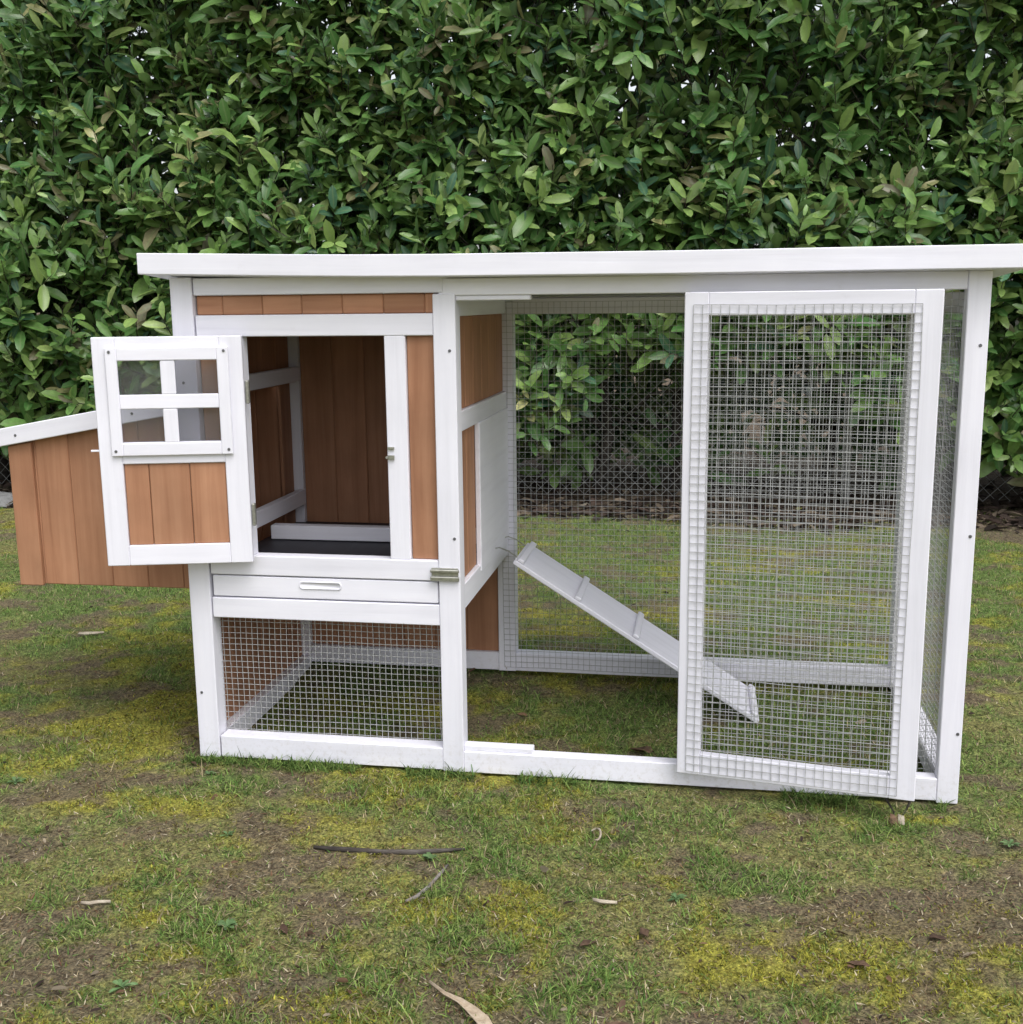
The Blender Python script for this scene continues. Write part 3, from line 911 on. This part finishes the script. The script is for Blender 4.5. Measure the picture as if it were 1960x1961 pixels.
xf, yf, zf, df = sprigs(8200, 0, 0, True)
Lf = grow(xf, yf, zf, True)
xb, yb, zb, db = sprigs(4200, 3.42, 4.6, False)
Lb = grow(xb, yb, zb, False, 1.25)
pos = np.concatenate([Lf[0], Lb[0]]); ax = np.concatenate([Lf[1], Lb[1]]); nr = np.concatenate([Lf[2], Lb[2]]); ln = np.concatenate([Lf[3], Lb[3]])
shoot = np.concatenate([Lf[4], Lb[4] + len(xf)])
isf = np.concatenate([np.ones(len(Lf[0]), bool), np.zeros(len(Lb[0]), bool)])
ok = pos[:, 2] > .03
pos, ax, nr, ln, shoot, isf = pos[ok], ax[ok], nr[ok], ln[ok], shoot[ok], isf[ok]
var = rng.integers(0, 4, len(pos))
# shoots have a colour of their own (old dark wood to fresh growth), leaves vary round it
sh_pal = rng.choice(len(PALETTE), size=shoot.max() + 1, p=PAL_P / PAL_P.sum())
lf_pal = np.where(rng.random(len(pos)) < .6, sh_pal[shoot], rng.choice(len(PALETTE), size=len(pos), p=PAL_P / PAL_P.sum()))
tint = PALETTE[lf_pal] * rng.uniform(.9, 1.65, (len(pos), 1)) * np.array([1, 1, 1.3])

# the leaves that show largest become objects of their own
cen = pos + ax * ln[:, None] * .5
rel = cen - np.array(CAM)
zc = rel @ np.array(fwd); u_ = rel @ np.array(right) / zc; v_ = rel @ np.array(up) / zc
dist = np.linalg.norm(rel, axis=1)
facing = np.abs((nr * rel).sum(1)) / dist
area = ln ** 2 * facing / dist ** 2
lim = 980 / 2143.7
px, py = 980 + 2143.7 * u_, 980 - 2143.7 * v_
seen = (np.abs(u_) < lim * .98) & (np.abs(v_) < lim * .98) & isf
seen &= ~((px > 250) & (py > 455) & (py < 1560)) & ~((px < 360) & (py > 640))
# crude hiding test: leaves well behind a nearer leaf in the same small cell are covered
cell = (px // 14).astype(int) * 1000 + (py // 14).astype(int)
order = np.argsort(dist)
first = {}
for i in order:
    first.setdefault(cell[i], dist[i])
front_d = np.array([first[c_] for c_ in cell])
seen &= dist < front_d + .04
cand = np.nonzero(seen)[0]
pick = cand[np.argsort(-area[cand])][:300]
rest = np.ones(len(pos), bool); rest[pick] = False

V, lo_, st_, tt_, rb = place_leaves(pos[rest], ax[rest], nr[rest], ln[rest], var[rest])
me = fast_mesh("foliage", V - np.array([0, 3.2, 0]), lo_, st_, tt_, LAUREL)
ordr = np.concatenate([np.nonzero(var[rest] == v)[0] for v in range(4)])
point_color(me, "tint", np.repeat(tint[rest][ordr], 11, 0)); point_float(me, "rib", rb)
fo = link(bpy.data.objects.new("foliage", me), hedge); fo["kind"] = "stuff"

_leaf_me = {}
def leaf_mesh(v, p):
    if (v, p) not in _leaf_me:
        T, F = LT[v]
        me = bpy.data.meshes.new("leaf"); me.from_pydata([tuple(q[:3]) for q in T], [], F)
        me.polygons.foreach_set("use_smooth", [True] * len(F)); me.materials.append(LAUREL); me.update()
        point_color(me, "tint", np.repeat(PALETTE[p][None] * np.array([1.2, 1.2, 1.5]), 11, 0)); point_float(me, "rib", T[:, 3])
        _leaf_me[(v, p)] = me
    return _leaf_me[(v, p)]
for i in pick:
    o = link(bpy.data.objects.new("leaf", leaf_mesh(int(var[i]), int(lf_pal[i]))), hedge)
    sd = np.cross(nr[i], ax[i])
    m4 = Matrix(((ax[i][0], sd[0], nr[i][0], pos[i][0]), (ax[i][1], sd[1], nr[i][1], pos[i][1] - 3.2), (ax[i][2], sd[2], nr[i][2], pos[i][2]), (0, 0, 0, 1)))
    o.matrix_local = m4 @ Matrix.Scale(float(ln[i]), 4)

# stems of the shoots, branches, trunks
vs, fs = [], []
for (p0, p1) in ((Lf[5][0], Lf[5][1]), (Lb[5][0], Lb[5][1])):
    for a, c in zip(p0[::1], p1[::1]):
        if a[2] < .1 or a[1] > 4.0: continue
        tube(vs, fs, [a - np.array([0, 3.2, 0]), (a + c) / 2 + rng.normal(0, .006, 3) - np.array([0, 3.2, 0]), c - np.array([0, 3.2, 0])], [.0035, .0028, .0016], 3)
tw = mesh_obj("twigs", vs, fs, BARK, hedge); tw["kind"] = "stuff"
for tx in np.arange(-3.4, 3.8, .55):
    vs, fs = [], []
    tx = tx + random.uniform(-.12, .12); ty = 3.52 + random.uniform(-.10, .12)
    pts = [(tx, ty - 3.2, -.05)]; rad = [random.uniform(.026, .045)]
    for k in range(7):
        p = pts[-1]; pts.append((p[0] + random.gauss(0, .04), p[1] + random.gauss(0, .035), p[2] + .36)); rad.append(rad[-1] * .82)
    tube(vs, fs, pts, rad, 8)
    trunk = mesh_obj("trunk", vs, fs, BARK, hedge, True)
    vs, fs = [], []
    for k in range(1, 7):
        for q_ in range(3):
            p = Vector(pts[k]); a_ = random.uniform(0, 6.28)
            e1 = p + Vector((math.cos(a_) * .22, -abs(math.sin(a_)) * .18, random.uniform(.02, .2)))
            e2 = e1 + Vector((math.cos(a_) * .22, -random.uniform(.02, .22), random.uniform(.02, .22)))
            tube(vs, fs, [p, e1, e2], [rad[k] * .5, rad[k] * .34, rad[k] * .14], 5)
    mesh_obj("branch", vs, fs, BARK, trunk, True)

# ------------------------------------------------------------------ chain-link fence in the hedge bottom
cl = empty("chain_link_fence", (0, 3.30, 0))
tag(cl, "weathered chain link fence standing in the bare bottom of the laurel hedge", "fence")
vs, fs = [], []
Hf, sp = .92, .062
for sgn in (1, -1):
    k = -4.0 - Hf
    while k < 4.0 + Hf:
        xa, za, xb_, zb_ = k, .02, k + sgn * Hf, .02 + Hf
        tube(vs, fs, [(xa, .0015 * sgn, za), ((xa + xb_) / 2, -.0015 * sgn, (za + zb_) / 2), (xb_, .0015 * sgn, zb_)], [.0013] * 3, 4)
        k += sp
mesh_obj("wire_mesh", vs, fs, OLDWIRE, cl)
for px_ in (-3.4, -1.6, -.35, 1.72, 3.9):
    vs, fs = [], []
    tube(vs, fs, [(px_, .02, -.05), (px_, .02, 1.0)], [.02, .02], 10)
    mesh_obj("post", vs, fs, OLDWIRE, cl, True)

# ------------------------------------------------------------------ leaf litter under the hedge
k = 5200
x = rng.uniform(-3.4, 3.5, k); y = 2.72 + np.abs(rng.normal(0, .50, k)) + .7 * (fbm(x * 1.7, x * 0 + 3, 44) - .5); z = height(x, y) + rng.uniform(.002, .022, k)
a_ = rng.uniform(0, 2 * np.pi, k)
axl = np.stack([np.cos(a_), np.sin(a_), rng.normal(0, .25, k)], -1); axl /= np.linalg.norm(axl, axis=1, keepdims=True)
nrl = np.array([0, 0, 1.]) + rng.normal(0, .35, (k, 3)); nrl -= axl * (nrl * axl).sum(1, keepdims=True); nrl /= np.linalg.norm(nrl, axis=1, keepdims=True)
vr = rng.integers(0, 4, k)
V, lo_, st_, tt_, rb = place_leaves(np.stack([x, y, z], -1), axl, nrl, rng.uniform(.035, .09, k), vr)
me = fast_mesh("leaf_litter", V, lo_, st_, tt_, LITTER)
pal = np.array([[.060, .044, .036], [.105, .078, .060], [.040, .031, .026], [.22, .175, .13], [.080, .055, .045]])
point_color(me, "tint", np.repeat(pal[rng.integers(0, 5, k)] * rng.uniform(.6, 1.2, (k, 1)), 11, 0))
tag(link(bpy.data.objects.new("leaf_litter", me)), kind="stuff")

# crumbs of dead leaf and twig all over the lawn
k = 2600
x, y = scatter(26000, -1.05, 3.0)
keep = rng.random(len(x)) < .25 + .5 * (fbm(x * 3, y * 3, 61) > .52); x, y = x[keep], y[keep]; k = len(x)
z = height(x, y) + rng.uniform(.002, .008, k); a_ = rng.uniform(0, 2 * np.pi, k)
axl = np.stack([np.cos(a_), np.sin(a_), rng.normal(0, .25, k)], -1); axl /= np.linalg.norm(axl, axis=1, keepdims=True)
nrl = np.array([0, 0, 1.]) + rng.normal(0, .45, (k, 3)); nrl -= axl * (nrl * axl).sum(1, keepdims=True); nrl /= np.linalg.norm(nrl, axis=1, keepdims=True)
V, lo_, st_, tt_, rb = place_leaves(np.stack([x, y, z], -1), axl, nrl, rng.choice([.006, .009, .014, .024], k, p=[.4, .35, .2, .05]) * rng.uniform(.7, 1.3, k), rng.integers(0, 4, k))
me = fast_mesh("lawn_litter", V, lo_, st_, tt_, LITTER)
pal2 = np.array([[.09, .055, .04], [.14, .09, .06], [.05, .035, .03], [.30, .25, .18], [.20, .12, .075]])
point_color(me, "tint", np.repeat(pal2[rng.integers(0, 5, k)] * rng.uniform(.6, 1.25, (k, 1)), 11, 0))
tag(link(bpy.data.objects.new("lawn_litter", me)), kind="stuff")

# ------------------------------------------------------------------ small things lying on the lawn
def gz(x_, y_): return float(height(np.array([x_]), np.array([y_]))[0])

def stick(name, pts, rads, mat, label, cat, seg=7, lift=.001):
    vs, fs = [], []
    o0 = Vector((pts[0][0], pts[0][1], 0))
    P3 = []
    for (x_, y_), r_ in zip(pts, rads):
        P3.append((x_ - o0.x, y_ - o0.y, gz(x_, y_) + r_ * .6 + lift))
    tube(vs, fs, P3, rads, seg)
    o = mesh_obj(name, vs, fs, mat, None, True)
    o.location = o0
    return tag(o, label, cat)
stick("fallen_stick", [(.375, -.350), (.43, -.3535), (.50, -.349), (.56, -.346), (.61, -.334), (.648, -.327)], [.0026, .0050, .0042, .0052, .0038, .0020], BARK,
      "dark straight stick lying on the grass in front of the coop", "stick")
stick("fallen_twig", [(.585, -.503), (.600, -.486), (.611, -.450), (.624, -.410), (.628, -.380)], [.0020, .0036, .0030, .0030, .0016], GREYTWIG,
      "short weathered grey twig lying on bare soil below the dark stick", "twig")

def strip(name, pts, wid, mat, label, cat, th=.0014):
    """A curled flat strip with thickness."""
    vs, fs = [], []
    for k, (x_, y_) in enumerate(pts):
        a = Vector(pts[min(k + 1, len(pts) - 1)]) - Vector(pts[max(k - 1, 0)]); a.normalize()
        nx_, ny_ = -a.y, a.x
        z0 = gz(x_, y_) + .004
        w_ = wid[k]
        for s_, zz in ((-1, .006), (-.4, .002), (.4, .003), (1, .008)):
            vs.append((x_ + nx_ * w_ * s_, y_ + ny_ * w_ * s_, z0 + zz))
    k = 4; N = len(pts)
    for i in range(N - 1):
        for j in range(k - 1):
            fs.append((i * k + j, i * k + j + 1, (i + 1) * k + j + 1, (i + 1) * k + j))
    ox, oy = pts[0]
    o = mesh_obj(name, [(v[0] - ox, v[1] - oy, v[2]) for v in vs], fs, mat, None, True)
    o.location = (ox, oy, 0)
    md = o.modifiers.new("thick", 'SOLIDIFY'); md.thickness = th
    return tag(o, label, cat, "pale wood pieces lying on the lawn" if cat == "wood chip" else None)
strip("bark_strip", [(.678, -.715), (.705, -.735), (.730, -.752), (.752, -.775), (.772, -.800), (.795, -.835)], [.0012, .0022, .0045, .0075, .0095, .009], STRAWBARK,
      "pale curled strip of dry bark at the bottom edge of the lawn", "bark")
strip("wood_chip", [(.888, -.473), (.900, -.476), (.913, -.475), (.927, -.472)], [.0008, .0022, .0018, .0006], CHIP, "flat pale wood chip on the moss in front of the coop", "wood chip")
strip("wood_chip", [(.072, -.604), (.086, -.603), (.100, -.597), (.116, -.590)], [.0008, .0020, .0014, .0005], CHIP, "narrow pale wood sliver on the lawn near the left edge, nearest the camera", "wood chip")
strip("wood_chip", [(-.762, .800), (-.740, .803), (-.715, .806), (-.690, .818)], [.003, .010, .007, .003], CHIP, "pale wood piece on the grass beside the coop below the nest box", "wood chip")
# white curl
vs, fs = [], []
pts = []
for k in range(12):
    t = -1.3 + 3.6 * k / 11
    pts.append((.012 * math.cos(t), .020 * math.sin(t), .010 + .003 * math.sin(2 * t)))
tube(vs, fs, pts, [.0012] + [.0020] * 10 + [.0010], 6)
o = mesh_obj("curled_shaving", vs, fs, CHIP, None, True); o.location = (.868, -.246, gz(.868, -.246))
tag(o, "thin white curled shaving standing in the grass before the run", "wood shaving")

def dead_leaf(x_, y_, L_, rz, mat, label, name="fallen_leaf", curl=.35, wid=.5, zoff=.004, grp=None):
    vs, fs = [], []
    st_ = [(0, 0), (.2, .7), (.45, 1), (.7, .8), (.9, .4), (1, 0)]
    for t, w_ in st_:
        for s_ in (-1, 0, 1):
            vs.append((t * L_ - L_ / 2 + random.gauss(0, .02) * L_, s_ * w_ * wid * L_ / 2 * random.uniform(.7, 1.2) + .0001 * s_ + .06 * L_ * math.sin(4 * t), curl * L_ * (s_ * s_ * w_ * random.uniform(.1, .6) + (t - .5) ** 2 * .8)))
    for i in range(len(st_) - 1):
        for j in range(2):
            fs.append((i * 3 + j, i * 3 + j + 1, i * 3 + j + 4, i * 3 + j + 3))
    o = mesh_obj(name, vs, fs, mat, None, True)
    o.location = (x_, y_, gz(x_, y_) + zoff); o.rotation_euler = (random.uniform(-.2, .2), random.uniform(-.2, .2), rz)
    md = o.modifiers.new("thick", 'SOLIDIFY'); md.thickness = .0008
    return tag(o, label, "leaf", grp or "dead leaves lying on the ground")
dead_leaf(.892, -.585, .034, .9, DEADLEAF, "dark brown curled leaf on the moss left of the bright yellow moss patch")
dead_leaf(1.285, -.585, .036, -.3, DEADLEAF, "long brown dead leaf on the lawn between two yellow moss patches")
dead_leaf(1.41, -.50, .03, .4, DEADLEAF, "small dark dead leaf at the lower edge of the bare soil patch")
dead_leaf(.975, -.545, .03, 2.0, DEADLEAF, "small brown leaf beside the upper left corner of the bright moss patch")
dead_leaf(.95, -.775, .04, .2, DEADLEAF, "reddish brown dead leaf near the bottom edge right of the bark strip")
dead_leaf(1.20, -.725, .036, 1.1, DEADLEAF, "brown dead leaf below the bright moss patch near the bottom edge")
dead_leaf(1.505, 3.10, .085, .7, YELLOWLEAF, "rounded yellow leaf lying at the hedge foot seen through the run door mesh", wid=.8)
dead_leaf(.52, 3.06, .11, .2, CHIP, "pale dry leaf on the bare ground under the hedge behind the run", wid=.45)
dead_leaf(1.02, .30, .05, .5, DEADLEAF, "brown leaf on the shaded grass inside the run near the ramp foot")
dead_leaf(.93, .16, .06, -.4, DEADLEAF, "wide brown leaf on the shaded grass just inside the run opening", wid=.7)

def weed(x_, y_, r_, nl, label, mat=WEED, tall=.35):
    t = empty("weed_plant", (x_, y_, gz(x_, y_)))
    tag(t, label, "weed", "weeds growing in the lawn")
    for k in range(nl):
        vs, fs = [], []
        L_ = r_ * random.uniform(.7, 1.15); az = 2 * math.pi * k / nl * 2.4 + random.uniform(-.3, .3); el = random.uniform(.15, 1.2); L_ *= random.uniform(.6, 1)
        prof = [(0, .08), (.3, .55), (.6, 1), (.85, .7), (1, .05)]
        for tt, w_ in prof:
            zz = L_ * (math.sin(el) * tt - .5 * tt * tt * math.sin(el)) * tall * 2; rr = L_ * math.cos(el) * tt
            for s_ in (-1, 0, 1):
                q_ = s_ * w_ * L_ * .17
                vs.append((rr * math.cos(az) - q_ * math.sin(az), rr * math.sin(az) + q_ * math.cos(az), zz + .003 + abs(s_) * w_ * L_ * .06))
        for i in range(len(prof) - 1):
            for j in range(2):
                fs.append((i * 3 + j, i * 3 + j + 1, i * 3 + j + 4, i * 3 + j + 3))
        mesh_obj("leaf", vs, fs, mat, t, True)
    return t
weed(.592, -.362, .024, 17, "green leafy weed growing under the right end of the dark stick")
weed(-.335, -.165, .026, 14, "pale green weed rosette at the left edge of the lawn")
weed(.055, -.085, .018, 12, "small green weed just before the foot of the coop's front left post")
weed(.205, -.335, .018, 12, "low green weed on bare soil left of the dark stick")
weed(.33, -.62, .028, 16, "tufted grey green weed in the lower left of the lawn")
weed(1.02, -.435, .022, 15, "bright green weed above the bright moss patch")
weed(1.60, -.155, .022, 14, "green weed beside the bare soil right of the coop's front right post")
weed(.25, -.80, .024, 14, "pale leafy weed at the bottom left of the lawn")
weed(1.545, .02, .016, 10, "small weed touching the foot of the coop's front right post")

# dry weed with two dark stalks in front of the run's right corner
dw = empty("dry_weed", (1.418, -.080, gz(1.418, -.08)))
tag(dw, "dry weed with two dark stalks standing before the run door's lower corner", "weed")
for (pts, rr) in (([(.0, 0, 0), (-.006, .003, .018), (-.020, .006, .040)], [.0018, .0016, .0022]), ([(.004, 0, 0), (.016, .003, .020), (.025, .004, .042)], [.0018, .0016, .0022])):
    vs, fs = [], []
    tube(vs, fs, pts, rr, 6); mesh_obj("stalk", vs, fs, BARK, dw, True)
for (x0, x1, mt) in ((-.014, -.002, DEADLEAF), (.000, .010, CHIP)):
    vs = [(x0, -.020, .004), (x1, -.030, .006), (x1 + .003, -.004, .012), (x0 + .002, .0, .014), ((x0 + x1) / 2, -.015, .014)]
    mesh_obj("dry_leaf", vs, [(0, 1, 4), (1, 2, 4), (2, 3, 4), (3, 0, 4)], mt, dw, True)

# grey stone at the hedge foot, left edge
bm = bmesh.new()
bmesh.ops.create_icosphere(bm, subdivisions=3, radius=1)
for v in bm.verts:
    nn_ = float(fbm(np.array([v.co.x * 1.7 + 3]), np.array([v.co.y * 1.7 + v.co.z + 9]), 40)[0]) - .5
    v.co = Vector((v.co.x * .20, v.co.y * .10, max(-.03, v.co.z * .06))) * (1 + nn_ * .6)
me = bpy.data.meshes.new("flat_stone"); bm.to_mesh(me); bm.free(); me.materials.append(STONE)
o = link(bpy.data.objects.new("flat_stone", me)); o.location = (-2.46, 2.86, .0); o.rotation_euler = (0, .05, .1)
tag(o, "flat grey stone lying at the hedge foot beyond the nest box", "stone")
